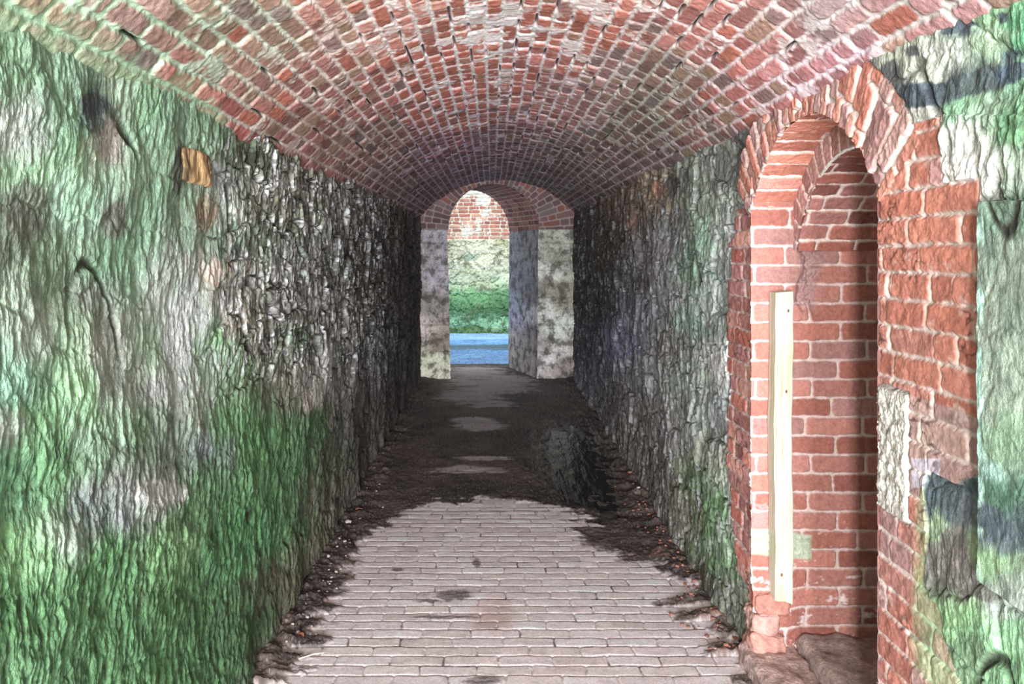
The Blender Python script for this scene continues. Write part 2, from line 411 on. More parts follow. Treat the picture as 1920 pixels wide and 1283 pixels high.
# combed vertical relief on the plaster beside the quoins
comb = (py > 215) & (py < 385) & (px > 1765)
H = H + np.where(comb, .010 * ridged(U * 22, V * 9, 2, 190), 0)
C = mixc(C, lin((70, 66, 60)), np.where(comb, ss(.2, -.3, ridged(U * 22, V * 9, 2, 190)) * .7, 0))
def rspot(c, x, y, rx, ry, rgb, k=1., sl=0., nz=.35):
    dy_ = py - y - sl * (px - x)
    m_ = ss(1.12, .85, np.sqrt(((px - x) / rx) ** 2 + (dy_ / ry) ** 2) + nz * (n1 + .6 * n2))
    return mixc(c, lin(rgb) * (1 + .35 * n4)[:, None], m_ * k)
for q in [(1745,178,56,24,(66,80,94),.95,-.12), (1835,150,58,26,(72,88,92),.9,-.30), (1885,135,34,20,(70,90,108),.9,-.2), (1800,52,30,10,(72,86,98),.9,-.3), (1874,34,9,11,(72,86,98),.9,0),
          (1678,132,18,18,(86,92,94),.9,0), (1722,96,15,14,(88,94,100),.9,0), (1770,95,34,18,(172,180,165),.8,-.2), (1855,75,40,22,(150,185,145),.7,-.2),
          (1405,265,18,26,(92,100,96),.8,0), (1352,320,16,36,(110,116,108),.7,0), (1232,352,6,20,(180,124,84),.8,0), (1256,350,7,24,(74,74,76),.8,0), (1186,418,8,14,(170,122,90),.6,0),
          (1800,925,44,34,(84,102,112),.95,.45), (1860,965,55,34,(100,114,124),.95,.35), (1905,985,26,34,(78,98,108),.95,.3), (1795,1035,30,42,(122,114,112),.9,.4), (1850,1100,36,26,(112,108,104),.85,.5),
          (1895,600,22,60,(150,165,145),.6,0), (1900,470,18,50,(96,128,106),.6,0), (1893,760,20,50,(140,158,138),.6,0)]:
    C = rspot(C, *q)
mot = fbm(U * 26, V * 20, 4, 197, .7)
C = C * (1 + .45 * mot * (U < 2.4))[:, None]
# brick colours
palq = lin([(188, 108, 84), (184, 102, 78), (194, 114, 92), (180, 100, 78), (188, 116, 100), (184, 106, 82), (190, 110, 86), (172, 118, 116)])
palf = lin([(196, 106, 88), (184, 94, 78), (204, 120, 102), (180, 114, 110), (174, 106, 98), (206, 136, 120)])
palg = lin([(150, 160, 105), (135, 150, 95), (165, 150, 120), (140, 150, 110), (170, 130, 118)])
pall = lin([(176, 100, 84), (184, 116, 104), (168, 120, 116), (190, 108, 88), (165, 128, 126)])
cb = np.where((V > 1.33)[:, None], brick_colour(h1, h2, palq),
     np.where((V > 1.13)[:, None], brick_colour(h1, h2, lin([(172, 132, 128), (180, 140, 130), (160, 122, 118)])), brick_colour(h1, h2, pall)))
greenq = ss(1712, 1742, px + 14 * n1) * ss(880, 930, py)
cb = mixc(cb, brick_colour(h1, h2, palg), greenq * .9)
lavq = ((px > 1715) & (px < 1770) & (py > 860) & (py < 915))
cb = np.where(lavq[:, None], lin((190, 178, 196)), cb)
cb = np.where((U > D2 - .2)[:, None], brick_colour(h1, h2, palf), cb)
mort = mixc(lin((204, 182, 174)) * np.ones((len(U), 1), np.float32), lin((165, 195, 150)), np.clip(greenq, 0, 1))
mort = mixc(mort, lin((110, 70, 56)), ss(.1, .5, fbm(U * 6, V * 12, 3, 191)) * .8 * (U > D2 - .2))
cb = cb * (1 + .22 * n2 + .12 * n1)[:, None]
smear = ss(.30, .6, fbm(U * 9, V * 14, 4, 192, .65)) * .45
cb = mixc(cb, mort, smear)
CB = mixc(mort * (1 + .25 * n2)[:, None], cb, bh)
CB = mixc(CB, lin((66, 34, 26)), ss(.16, .02, np.abs(crk_b)) * bh * ss(.1, .5, fbm(U * 5, V * 5, 2, 194)) * .75)
cv = brick_colour(g1, g2, lin([(198, 116, 92), (188, 106, 84), (192, 132, 118), (176, 134, 126), (168, 120, 116), (205, 128, 104)]))
cv = cv * (1 + .22 * n2)[:, None]
CV = mixc(lin((214, 196, 190)) * (1 + .25 * n2)[:, None], cv, bh2)
C = np.where((near_q | far_q)[:, None], CB, C); H = np.where(near_q | far_q, Hq, H)
# the pale squared stone
bs_e = np.minimum(np.minimum(U - 2.19, D1 + .06 - U), np.minimum(V - .99, 1.335 - V))
Hs = -.004 + ss(-.001, .012, bs_e + .006 * n1) * .020 + .008 * fbm(U * 40, V * 26, 4, 195, .65)
Cs = mixc(lin((205, 200, 190)) * np.ones((len(U), 1), np.float32), lin((160, 152, 142)), ss(-.1, .4, fbm(U * 45, V * 30, 4, 196, .7)))
H = np.where(block, Hs, H); C = np.where(block[:, None], Cs * (1 + .2 * n2)[:, None], C)
H = np.where(ring, Hv, H); C = np.where(ring[:, None], CV, C)
H = np.where(near_q & (V > .99) & (V < 1.8), H - .06 * ss(1.880, 1.835, U), H)
H = np.where(proj, .042 + .35 * Hr, H)
C = C * (1 - .12 * (U < 2.4) * ~(near_q | ring))[:, None]
C = np.where((proj & (U > 1.795))[:, None], mixc(C, lin((150, 205, 188)), ss(.1, .5, n1 + .3)), C)
# base of the wall kicks out a little
H = H + np.where(near_q | block | ring, 0, .04 * ss(.30, 0, V) * (.5 + .5 * fbm(U * 3.1, V * 0 + 2, 2, 19)))
P = P0.copy(); P[:, 0] = XR - H
cls = np.zeros(len(U), int); cls[near_q] = 1; cls[far_q] = 2; cls[block] = 3; cls[ring] = 4; cls[opening] = -1
wet = np.zeros_like(U)
link('wall_right', grid_mesh('wall_right', P, C, wet, na, nb, keep=cls == 0, flip=True, sat=.66), M_ROCK2, kind='structure',
     label='grey rubble stone wall with pale lichen and moss around the recess')
O1 = (XR, DC, .1)
door1 = empty('door_1', O1, kind='structure', label='round-headed red brick doorway recess in the rubble wall')
def part(name, me, mat, label=None, parent=None):
    return link(name, me, mat, parent=parent or door1, label=label)
part('brick_jamb', grid_mesh('brick_jamb', P, C, wet, na, nb, keep=cls == 1, flip=True, origin=O1), M_BRICK)
part('brick_jamb', grid_mesh('brick_jamb', P, C, wet, na, nb, keep=cls == 2, flip=True, origin=O1), M_BRICK)
part('jamb_stone', grid_mesh('jamb_stone', P, C, wet, na, nb, keep=cls == 3, flip=True, origin=O1), M_STONE, 'pale squared stone among the jamb bricks')
part('arch_ring', grid_mesh('arch_ring', P, C, wet, na, nb, keep=cls == 4, flip=True, origin=O1), M_BRICK)

# recess: reveals, soffits, back
def reveal_colour(U, V, e, h1, h2, n2):
    c = brick_colour(h1, h2, lin([(190, 112, 96), (186, 106, 88), (194, 120, 106), (180, 100, 82), (190, 116, 102), (184, 124, 116)]))
    m = lin((204, 176, 170)) * np.ones((len(U), 1), np.float32)
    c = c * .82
    eff = ss(.28, .5, fbm(U * 9, V * 16, 4, 211, .65)) * ss(.85, .3, V)
    c = mixc(c, lin((225, 205, 210)), eff * .75)
    b = ss(-.004, .004, e + .004 * fbm(U * 30, V * 30, 3, 213))
    return mixc(m, c * (1 + .2 * n2)[:, None], b), b

U, V, na, nb = mesh_grid(np.linspace(XR - .02, 1.98, 300), np.linspace(.02, 2.0, 640))
e, h1, h2, j = bricks(U - XR + .01, V - .012, .0775, (.226,), seed=51, joint=.010, wob=.003, shift=0.0)
n2 = fbm(U * 40, V * 40, 4, 214, .6)
C, b = reveal_colour(U, V, e, h1, h2, n2)
# a knocked-out, mortar-patched strip high up, and a mossy stone low down
patch = ss(.055, .02, np.abs(U - 1.30 + .03 * vnoise(V * 9, U, 6))) * ss(1.42, 1.50, V) * ss(1.74, 1.70, V)
C = mixc(C, lin((165, 125, 122)), patch * .9)
mst = ss(.012, 0, np.maximum(np.abs(U - 1.17) - .13, np.abs(V - .50 + .1 * (U - 1.17)) - .045))
C = mixc(C, lin((165, 178, 150)) * (1 + .3 * n2)[:, None], mst)
h = .004 + b * (.008 + .006 * (h2 - .5)) + .004 * fbm(U * 25, V * 25, 4, 215, .6) - patch * (.03 + .02 * fbm(U * 30, V * 30, 3, 216))
h = np.where(mst > .5, .012 + .008 * n2, h)
h = h + .03 * ss(.42, .30, V + .03 * vnoise(U * 12, V * 3, 7)) * ss(1.30, 1.18, U)
P = np.stack([U, D2 - h, V], 1)
part('reveal', grid_mesh('reveal', P, C, 0 * U, na, nb, flip=False, origin=O1), M_BRICK, 'door reveal of red brick with white salt stains')
# near reveal (turned away from the camera) and back, darkened to bounce less light
U, V, na, nb = mesh_grid(np.linspace(XR - .012, 1.98, 90), np.linspace(.02, 2.0, 220))
e, h1, h2, j = bricks(U - XR, V - .01, .071, (.226,), seed=52, joint=.010, wob=.003, shift=.05)
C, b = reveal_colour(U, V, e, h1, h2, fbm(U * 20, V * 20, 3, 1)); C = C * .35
P = np.stack([U, D1 - .004 + .008 * b, V], 1)
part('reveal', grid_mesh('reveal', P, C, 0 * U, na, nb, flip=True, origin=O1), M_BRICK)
U, V, na, nb = mesh_grid(np.linspace(D1 - .1, D2 + .1, 160), np.linspace(-.02, 2.2, 280))
e, h1, h2, j = bricks(U, V, .074, (.226,), seed=53, joint=.010, wob=.004, shift=.03)
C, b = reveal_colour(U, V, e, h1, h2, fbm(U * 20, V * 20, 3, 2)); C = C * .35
P = np.stack([1.95 - .01 * b, U, V], 1)
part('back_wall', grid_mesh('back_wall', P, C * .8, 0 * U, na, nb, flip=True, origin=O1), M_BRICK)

def soffit(x0, x1, R, seed, nx, nt, a1, name, lens=(.226, .15)):
    T, X, na, nb = mesh_grid(np.linspace(-a1, a1, nt), np.linspace(x0, x1, nx))
    s = T * R
    e, h1, h2, j = bricks(X - x0 + .0, s + 3.0, .073, lens, seed=seed, joint=.010, wob=.003, headp=.5)
    b = ss(-.004, .004, e + .004 * fbm(s * 30, X * 30, 3, seed + 1))
    n2 = fbm(s * 40, X * 40, 4, seed + 2, .6)
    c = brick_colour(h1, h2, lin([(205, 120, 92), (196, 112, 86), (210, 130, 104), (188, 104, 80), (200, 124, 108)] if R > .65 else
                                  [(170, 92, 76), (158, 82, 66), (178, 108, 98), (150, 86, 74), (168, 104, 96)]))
    C = mixc(lin((222, 200, 192)) * np.ones((len(s), 1), np.float32), c * (1 + .2 * n2)[:, None], b)
    h = b * (.007 + .010 * (h2 - .5)) + .005 * fbm(s * 22, X * 22, 4, seed + 3, .6)
    r = R - h
    P = np.stack([X, DC + np.sin(T) * r, ZC + np.cos(T) * r], 1)
    return part(name, grid_mesh(name, P, C, 0 * s, na, nb, flip=False, origin=O1), M_BRICK)
A1 = math.asin(HS / R1)
XO = 1.245
soffit(XR - .012, XO + .02, R1, 61, 70, 420, A1 + .03, 'arch_soffit', (.9, .6))
A2 = math.radians(66)
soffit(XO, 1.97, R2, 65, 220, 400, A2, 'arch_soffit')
# face of the inner order
T, Rr, na, nb = mesh_grid(np.linspace(-A2, A2, 420), np.linspace(R2 - .004, R1 + .05, 60))
s = T * R2
e, h1, h2, j = bricks(Rr - R2 + .01, s + 2.0, .070, (.22,), seed=71, joint=.010, wob=.002, shift=.0)
b = ss(-.004, .004, e); n2 = fbm(s * 40, Rr * 40, 4, 72)
c = brick_colour(h1, h2, lin([(176, 126, 118), (170, 116, 108), (184, 134, 126), (166, 110, 98)]))
C = mixc(lin((226, 206, 200)) * np.ones((len(s), 1), np.float32), c * (1 + .2 * n2)[:, None], b)
P = np.stack([XO - .010 * b - .004 * n2, DC + np.sin(T) * Rr, ZC + np.cos(T) * Rr], 1)
part('inner_arch_ring', grid_mesh('inner_arch_ring', P, C, 0 * s, na, nb, flip=False, origin=O1), M_BRICK)
# underside of the springing of the inner order (a little corbel each side)
for sgn in (1, -1):
    zb = ZC + math.cos(A2) * R2
    U, V, na, nb = mesh_grid(np.linspace(XO - .008, 1.97, 60), np.linspace(0, .14, 12))
    P = np.stack([U, DC + sgn * (math.sin(A2) * R2 - .004 + V), zb - .004 + 0 * V + .004 * vnoise(U * 30, V * 30, 2)], 1)
    part('corbel', grid_mesh('corbel', P, lin((190, 130, 118)) * np.ones((len(U), 3), np.float32), 0 * U, na, nb, flip=sgn > 0, origin=O1), M_BRICK)

# sill: two worn stones
def stone(name, mat, x0, x1, y0, y1, z0, z1, seed, colr, parent=None, origin=(0, 0, 0), rough=.012, n=60, **kw):
    """a worn rectangular stone, all six sides rounded and pitted"""
    bm = bmesh.new(); bmesh.ops.create_cube(bm, size=1)
    bmesh.ops.subdivide_edges(bm, edges=bm.edges[:], cuts=n, use_grid_fill=True)
    me = bpy.data.meshes.new(name); bm.to_mesh(me); bm.free()
    co = np.empty(len(me.vertices) * 3, np.float32); me.vertices.foreach_get('co', co); co = co.reshape(-1, 3)
    sz = np.array([x1 - x0, y1 - y0, z1 - z0], np.float32)
    p = co * sz; r = min(sz) * .16
    inner = np.clip(p, -(sz / 2 - r), sz / 2 - r); dlt = p - inner; L = np.linalg.norm(dlt, axis=1, keepdims=True) + 1e-9
    nrm = dlt / L
    p = inner + nrm * r
    n = fbm(p[:, 0] * 7 + seed, p[:, 1] * 7 + p[:, 2] * 9, 4, seed) + .5 * fbm(p[:, 1] * 25 + seed, p[:, 2] * 25 + p[:, 0] * 21, 3, seed + 1)
    p = p + nrm * (n * rough)[:, None]
    p = p + np.array([(x0 + x1) / 2, (y0 + y1) / 2, (z0 + z1) / 2], np.float32) - np.asarray(origin, np.float32)
    me.vertices.foreach_set('co', p.astype(np.float32).ravel())
    me.polygons.foreach_set('use_smooth', np.ones(len(me.polygons), bool)); me.update()
    n2 = fbm(p[:, 0] * 30, p[:, 1] * 30 + p[:, 2] * 17, 4, seed + 2)
    c = tame(lin(colr) * (1 + .35 * n2 + .2 * n)[:, None], .85)
    ca = me.attributes.new('Tone', 'FLOAT_COLOR', 'POINT'); rgba = np.ones((len(p), 4), np.float32); rgba[:, :3] = np.clip(c, 0, 1)
    ca.data.foreach_set('color', rgba.ravel()); me.attributes.new('Wet', 'FLOAT', 'POINT')
    return link(name, me, mat, parent=parent, **kw)
M_OCHRE = masonry('ochre_flaky_stone', detail=22, dstr=.5, bump=.9, bscale=26, bdist=.012, stretch=(1, 3.2, .35))
o_ = stone('exposed_stone', M_OCHRE, XL - .05, XL + .014, 2.60, 2.85, 1.915, 2.018, 25, (176, 140, 96), WALL_L, (0, 0, 0), .008, 30)
cc = np.empty(len(o_.data.vertices) * 4, np.float32); o_.data.attributes['Tone'].data.foreach_get('color', cc); cc = cc.reshape(-1, 4)
vv_ = np.empty(len(o_.data.vertices) * 3, np.float32); o_.data.vertices.foreach_get('co', vv_); vv_ = vv_.reshape(-1, 3)
st_ = ss(.15, .55, fbm(vv_[:, 1] * 45, vv_[:, 2] * 7, 4, 801, .65) + .6 * np.abs((vv_[:, 1] - 2.725) / .125) ** 3)
cc[:, :3] *= (1 - .72 * st_)[:, None]; o_.data.attributes['Tone'].data.foreach_set('color', cc.ravel())
o_['label'] = 'bare ochre stone block high in the wall'
stone('sill_stone', M_STONE, 1.02, 1.24, 2.38, 3.53, -.06, .085, 5, (178, 150, 142), door1, O1, .013, 50)
stone('sill_stone', M_STONE, 1.245, 1.97, 2.37, 3.49, -.06, .135, 6, (166, 146, 140), door1, O1, .015, 50)
stone('footing_brick', M_BRICK, 1.05, 1.19, 3.42, 3.56, .06, .155, 15, (170, 118, 106), door1, O1, .016, 24)
stone('footing_brick', M_BRICK, 1.055, 1.16, 3.43, 3.56, .145, .235, 16, (174, 130, 120), door1, O1, .016, 24)
stone('footing_brick', M_BRICK, 1.065, 1.20, 3.44, 3.56, .225, .315, 18, (168, 110, 96), door1, O1, .016, 24)

# ------------------------------------------------------------------ vault
PL, PC, PR = (-.975, EYE + .405), (.03, EYE + .935), (1.105, EYE + .50)
def circum(a, b, c):
    ax, ay = a; bx, by = b; cx, cy = c
    d = 2 * (ax * (by - cy) + bx * (cy - ay) + cx * (ay - by))
    ux = ((ax * ax + ay * ay) * (by - cy) + (bx * bx + by * by) * (cy - ay) + (cx * cx + cy * cy) * (ay - by)) / d
    uy = ((ax * ax + ay * ay) * (cx - bx) + (bx * bx + by * by) * (ax - cx) + (cx * cx + cy * cy) * (bx - ax)) / d
    return ux, uy, math.hypot(ax - ux, ay - uy)
VX, VZ, VR = circum(PL, PC, PR)
tl = math.atan2(PL[0] - VX, PL[1] - VZ) - .04; tr = math.atan2(PR[0] - VX, PR[1] - VZ) + .04
VA = [ # x,y, brick rgb, mortar rgb, smear, orange
 (60,80,(150,112,98),(140,172,140),.40,.05), (200,40,(150,118,108),(150,182,148),.42,.0), (250,100,(142,110,98),(148,178,144),.38,.05), (330,180,(158,84,78),(142,168,140),.30,.15), (120,130,(148,112,100),(140,170,136),.40,.05),
 (500,50,(152,122,100),(180,188,165),.35,.05), (400,90,(145,118,96),(160,180,152),.38,.05), (600,150,(152,98,88),(192,178,164),.32,.1), (480,150,(146,108,92),(176,176,156),.3,.1),
 (700,60,(186,130,112),(222,196,186),.50,.35), (600,60,(165,110,98),(205,186,172),.4,.2), (800,130,(184,92,68),(228,204,198),.40,.65), (780,40,(195,130,108),(228,205,196),.62,.4), (920,60,(186,112,90),(228,210,204),.72,.5), (900,110,(182,96,72),(226,206,200),.45,.6),
 (1100,80,(186,104,80),(222,200,192),.50,.45), (1050,180,(165,112,106),(204,186,184),.34,.1), (960,170,(176,104,90),(214,192,192),.35,.3), (850,200,(176,96,78),(214,192,194),.35,.4),
 (1200,210,(114,92,80),(162,164,144),.30,0.), (1230,170,(126,98,84),(168,166,146),.3,.05), (1140,150,(156,118,112),(192,184,176),.35,.1), (1300,190,(130,92,80),(170,160,150),.3,.1),
 (1400,100,(172,98,86),(206,186,182),.30,.25), (1450,60,(165,110,102),(204,188,180),.3,.2), (1300,60,(178,110,98),(210,194,184),.35,.3), (1600,40,(158,122,120),(196,182,176),.35,.08), (1750,30,(158,114,112),(182,176,168),.30,.1), (1560,20,(150,130,130),(190,182,178),.4,.05),
 (1500,150,(170,108,108),(212,190,192),.32,.2), (1600,110,(165,110,116),(205,186,192),.32,.1), (1680,60,(160,105,104),(180,172,164),.28,.1), (1380,180,(165,96,86),(205,184,182),.3,.3),
 (900,280,(128,88,92),(178,158,176),.34,.05), (820,300,(130,84,86),(172,150,168),.32,.05), (980,270,(130,92,90),(176,162,166),.3,.05), (800,350,(108,76,76),(158,138,138),.3,0.), (1000,345,(102,76,76),(150,138,136),.3,0.), (900,330,(112,80,84),(160,142,152),.3,0.),
 (600,300,(136,88,80),(164,142,130),.34,.05), (520,230,(140,92,82),(166,150,136),.32,.08), (450,240,(158,80,72),(166,156,140),.28,.2), (700,370,(112,80,76),(150,130,124),.32,0.), (700,260,(126,90,80),(164,148,138),.3,.05), (700,170,(160,96,84),(200,180,172),.32,.2),
 (1250,290,(108,84,80),(152,142,136),.3,.05), (1100,300,(116,88,82),(160,150,142),.3,0.), (1340,250,(136,92,84),(176,162,152),.28,.15), (1100,380,(96,72,70),(140,126,122),.3,0.)]
VA = [(a[0], a[1]) + tuple(lin(a[2])) + tuple(lin(a[3])) + (a[4], a[5]) for a in VA]
def vault_d():
    out = [1.35]
    while out[-1] < D_END + .02:
        d = out[-1]; out.append(d * (1 + .0027))
    return out
dd = np.concatenate([np.arange(-6, .65, .05), np.arange(.66, 1.345, .008), np.array(vault_d())])
T, U, na, nb = mesh_grid(np.linspace(tl, tr, 620), dd)
S = (T - tl) * VR
CH = (tr - tl) * VR / 36.0
e, h1, h2, j = bricks(U, S, CH, (.205, .118), seed=81, joint=.014, wob=.0035, headp=.62)
P0 = np.stack([VX + np.sin(T) * VR, U, VZ + np.cos(T) * VR], 1)
px, py = toward(P0)
wob = (30 * fbm(U * 2.2, S * 5, 3, 82), 30 * fbm(U * 2.2, S * 5, 3, 83))
A = paint(px, py, VA, 8, 16.0, wob)
n1 = fbm(U * 8, S * 8, 4, 84, .6); n2 = fbm(U * 35, S * 35, 4, 85, .6)
chip = .006 * fbm(U * 28, S * 28, 4, 86, .6)
joinw = ss(-.004, .005, e + chip)
# smeared mortar and limewash
lw = fbm(U * 5, S * 6, 4, 87, .62) + .35 * (h1 - .5)
smear = ss(.55, .80, lw + A[:, 6] * .9 + .12 * n2) * .85
var = h2
org = (h1 < A[:, 7] * .6 - .02)
bc = A[:, 0:3] * np.array([1.16, 1.08, 1.12], np.float32) * (1 + .2 * ss(3.5, 7, U))[:, None] * (0.74 + .52 * var)[:, None]  # far bricks lightened in the colour to offset weaker light
gr = hashf((h1 * 9999).astype(int), None, None, 6)
bc = np.where((gr > .88)[:, None], mixc(bc, lin((112, 108, 108)), .6 * np.ones(len(U))), bc)
bc = np.where(((gr < .10) & ~org)[:, None], mixc(bc, lin((150, 128, 98)), .6 * np.ones(len(U))), bc)
bc = np.where(org[:, None], lin((178, 96, 74)) * (.8 + .4 * var)[:, None], bc)
bc = bc * (1 + .22 * n2 + .14 * n1)[:, None]
mc = A[:, 3:6] * np.array([1.16, 1.12, 1.2], np.float32) * (1 + .35 * ss(3.5, 7, U))[:, None] * (1 + .16 * n1 + .16 * n2)[:, None]  # far mortar lightened too, colour making up for dimmer light
C = mixc(mc, bc, joinw * (1 - smear))
# open joints between courses here and there
fv = (S / CH) - np.floor(S / CH)
gap = ss(.10, .03, np.minimum(fv, 1 - fv) + .03 * vnoise(U * 20, S * 3, 88)) * ss(.42, .6, vnoise(U * 3.6, np.floor(S / CH + .5) * 7.3, 89) + .22 * np.exp(-((px - 960) / 420) ** 2) * (py < 300))
C = mixc(C, lin((52, 38, 34)), gap * .9)
h = joinw * (1 - .7 * smear) * (.0065 + .011 * (h2 - .5) * (gr > .3)) + .005 * smear + .003 * n2 + .012 * fbm(U * 1.5, S * 2, 3, 90) - .022 * gap
rr = VR - h
P = np.stack([VX + np.sin(T) * rr, U, VZ + np.cos(T) * rr], 1)
# bare-brick mossy fringe at the left springing
fr = ss(.16, .02, S - .05 + .05 * n1) * (px < 420)
C = mixc(C, lin((125, 170, 128)), fr * .8)
link('ceiling', grid_mesh('ceiling', P, C, 0 * U, na, nb, flip=False), M_VAULT, kind='structure',
     label='segmental barrel vault of weathered red brick with pale mortar')

# ------------------------------------------------------------------ floor
def floor_d():
    out = [2.9]
    while out[-1] < 12.75:
        d = out[-1]; out.append(d + min(1.15 * d * d / 2720., .05))
    return out
dd = np.concatenate([np.arange(-6, 2.88, .06), np.array(floor_d())])
U, V, na, nb = mesh_grid(dd, np.linspace(-1.04, 1.20, 560))     # U depth, V across
P0 = np.stack([V, U, 0 * U], 1)
px, py = toward(P0)
yy = np.where(U > 1.5, py, 1900.)
n1 = fbm(U * 6, V * 8, 4, 401, .6); n2 = fbm(U * 30, V * 30, 4, 402, .6); n3 = fbm(U * 1.6, V * 2.6, 3, 403)
e, h1, h2, j = bricks(V, U, .083, (.222,), seed=91, joint=.007, wob=.007, shift=.04)
rowh = hashf(j, None, None, 4) - .5
# the clean strip of paving: left and right limits by depth
def lim_tab(tab, d):
    return np.interp(d, [t[0] for t in tab], [t[1] for t in tab])
def dx(x, y): return (2720. / (y - CY), (x - CX) / (y - CY) * EYE)
lt = sorted([dx(*q) for q in [(520,1283),(560,1235),(625,1130),(640,1090),(670,1045),(705,1010),(730,975),(800,945),(860,932),(925,928)]])
rt = sorted([dx(*q) for q in [(1405,1283),(1350,1190),(1290,1110),(1235,1070),(1160,1035),(1110,1000),(1085,965),(1050,950),(990,942),(925,930)]])
L_ = lim_tab(lt, U) + .10 * n1 + .06 * n3 + .16 * rowh; R_ = lim_tab(rt, U) + .10 * n1 + .07 * n3 + .24 * rowh
clean = ss(-.03, .05, V - L_) * ss(-.03, .05, R_ - V) * ss(5.98, 5.85, U + .30 * n1 + .35 * n3 + .25 * rowh)
isl = 0 * U
for (x, y, rx, ry) in [(880,882,70,6),(905,862,50,4),(870,878,30,4),(900,800,45,8),(880,745,60,14),(920,715,70,16),(930,733,65,8),(890,700,60,10),(925,758,45,7),(885,790,35,6)]:
    isl = np.maximum(isl, ss(1.25, .7, np.sqrt(((px - x) / rx) ** 2 + ((py - y) / ry) ** 2) + .35 * n1 + .5 * rowh))
farc = np.clip(isl, 0, 1)
dirt = 1 - np.maximum(clean, farc * .85)
for (x, y, rx, ry) in [(848,1118,42,9),(905,1282,40,10),(893,1060,8,9),(745,1071,11,4),(800,1130,26,4),(830,1160,60,3)]:
    dirt = np.maximum(dirt, .75 * ss(1.3, .6, np.sqrt(((px - x) / rx) ** 2 + ((py - y) / ry) ** 2) + .55 * n1 + .2 * n2))
b = ss(-.0035, .003, e + .003 * n2)
pav = lin([(222, 206, 210), (216, 200, 204), (228, 212, 216), (212, 196, 198), (220, 206, 206)])
pc = brick_colour(h1, .5 + .2 * (h2 - .5), pav) * (1 + .15 * n2 + .12 * n1)[:, None]
redst = ss(1.2, .3, np.sqrt(((px - 918) / 45) ** 2 + ((py - 1158) / 40) ** 2) + .35 * n1)
pc = mixc(pc, lin((184, 146, 134)), redst * .6)
pc = mixc(pc, lin((140, 122, 116)), farc * .45)
jf = ss(-.05, .45, fbm(U * 8, V * 2.5, 4, 404, .6) + .25 * rowh)                         # some joints full of dark soil, some with pale dust
jc = mixc(lin((200, 184, 186)) * np.ones((len(U), 1), np.float32), lin((92, 76, 72)), jf)
pc = mixc(jc, pc, b)
dc = mixc(lin((92, 76, 70)) * np.ones((len(U), 1), np.float32), lin((66, 56, 54)), ss(-.3, .4, n3))
dc = mixc(dc, lin((124, 80, 66)), ss(.1, .5, n1 + .3 * n2) * ss(.55, .8, V) * ss(5.6, 3.6, U) * .8)
dc = dc * (1 + .30 * n2 + .2 * n1)[:, None]
grit = ss(.36, .5, fbm(U * 95, V * 95, 2, 405)) * .55
dc = mixc(dc, lin((150, 135, 128)), grit)
C = mixc(pc, dc, dirt)
wetm = ss(1.35, .5, np.sqrt(((V - .70) / .38) ** 2 + ((U - 7.0) / 1.6) ** 2) + .3 * n1)
C = mixc(C, C * .45, wetm * dirt)
wet = np.clip(.25 * dirt * ss(5.5, 6.5, U) + .75 * wetm, 0, 1)
h = (1 - dirt) * (b * .005 + .002 * (h2 - .5)) + dirt * (.006 + .005 * n2 + .004 * n1 + .25 * .005 * b)
h = h + .045 * (ss(.30, 0, V - XL) + ss(.34, 0, XR - V) * ss(0, .5, U - 3.2)) * (.6 + .5 * n1) * dirt
h = h + .002 * n1
h = h - .018 * wetm * dirt + .010 * wetm * fbm(U * 6, V * 9, 3, 409)
P = P0.copy(); P[:, 2] = h
link('floor', grid_mesh('floor', P, C, wet, na, nb, flip=True), M_PAVE, kind='structure',
     label='brick paved passage floor, dark wet dirt along both sides')

# ------------------------------------------------------------------ far end wall with its arched opening
OX, OR, OZ = .022, .612, 1.98
SK, DEP = -.375, 1.15              # the passage through it runs askew
door2 = empty('door_2', (OX, D_END, 0), kind='structure', label='round-arched opening with stone piers at the passage end')
O2 = (OX, D_END, 0)
X, Z, na, nb = mesh_grid(np.linspace(-1.15, 1.22, 300), np.linspace(-.03, 2.78, 350))
r = np.sqrt((X - OX) ** 2 + (Z - OZ) ** 2)
lean = -.030 * (Z / 2.0) + .01
le = OX - OR + .045 * (1 - Z / 2) + .006 * vnoise(Z * 9, X * 0, 3); re_ = OX + OR - .022 + .004 * vnoise(Z * 4, X * 0, 5) - .02 * (1 - Z / 2)
hole = ((X > le) & (X < re_) & (Z < OZ)) | ((r < OR - .016) & (Z >= OZ))
ringm = (Z >= OZ)
STONE = [(810,460,135,128,135),(815,520,140,132,142),(810,570,120,112,108),(800,620,165,152,145),(825,640,120,105,95),(815,680,175,178,150),(820,700,170,165,145),(795,480,115,108,108),
 (1035,450,135,138,125),(1040,490,110,112,98),(1030,510,175,175,165),(1020,540,105,100,90),(1050,560,120,115,98),(1030,590,170,170,165),(1045,620,165,175,162),(1020,640,120,112,108),(1040,665,175,165,165),(1060,640,150,145,140),(1060,690,120,108,104)]
STONE = [(a[0], a[1]) + tuple(lin(a[2:5])) for a in STONE]
P0 = np.stack([X, np.full_like(X, D_END), Z], 1); px, py = toward(P0)
n1 = fbm(X * 7, Z * 7, 4, 501, .6); n2 = fbm(X * 26, Z * 26, 4, 502, .65)
C = paint(px, py, STONE, 3, 7.0, (9 * n1, 12 * fbm(X * 6, Z * 6, 3, 503)))
C = C * (1.5 + .9 * n1 + .4 * n2)[:, None]
C = mixc(C, lin((84, 76, 66)), ss(.10, .3, -n1 + .4 * n2) * .65)
e, h1, h2, j = bricks(X + .2, Z, .36, (.55,), seed=95, joint=.012, wob=.012, shift=.1)
bj = ss(-.006, .008, e); C = mixc(C * .72, C, bj)
H = .018 * n1 + .006 * n2 + .014 * bj
ang = np.arctan2(X - OX, Z - OZ)
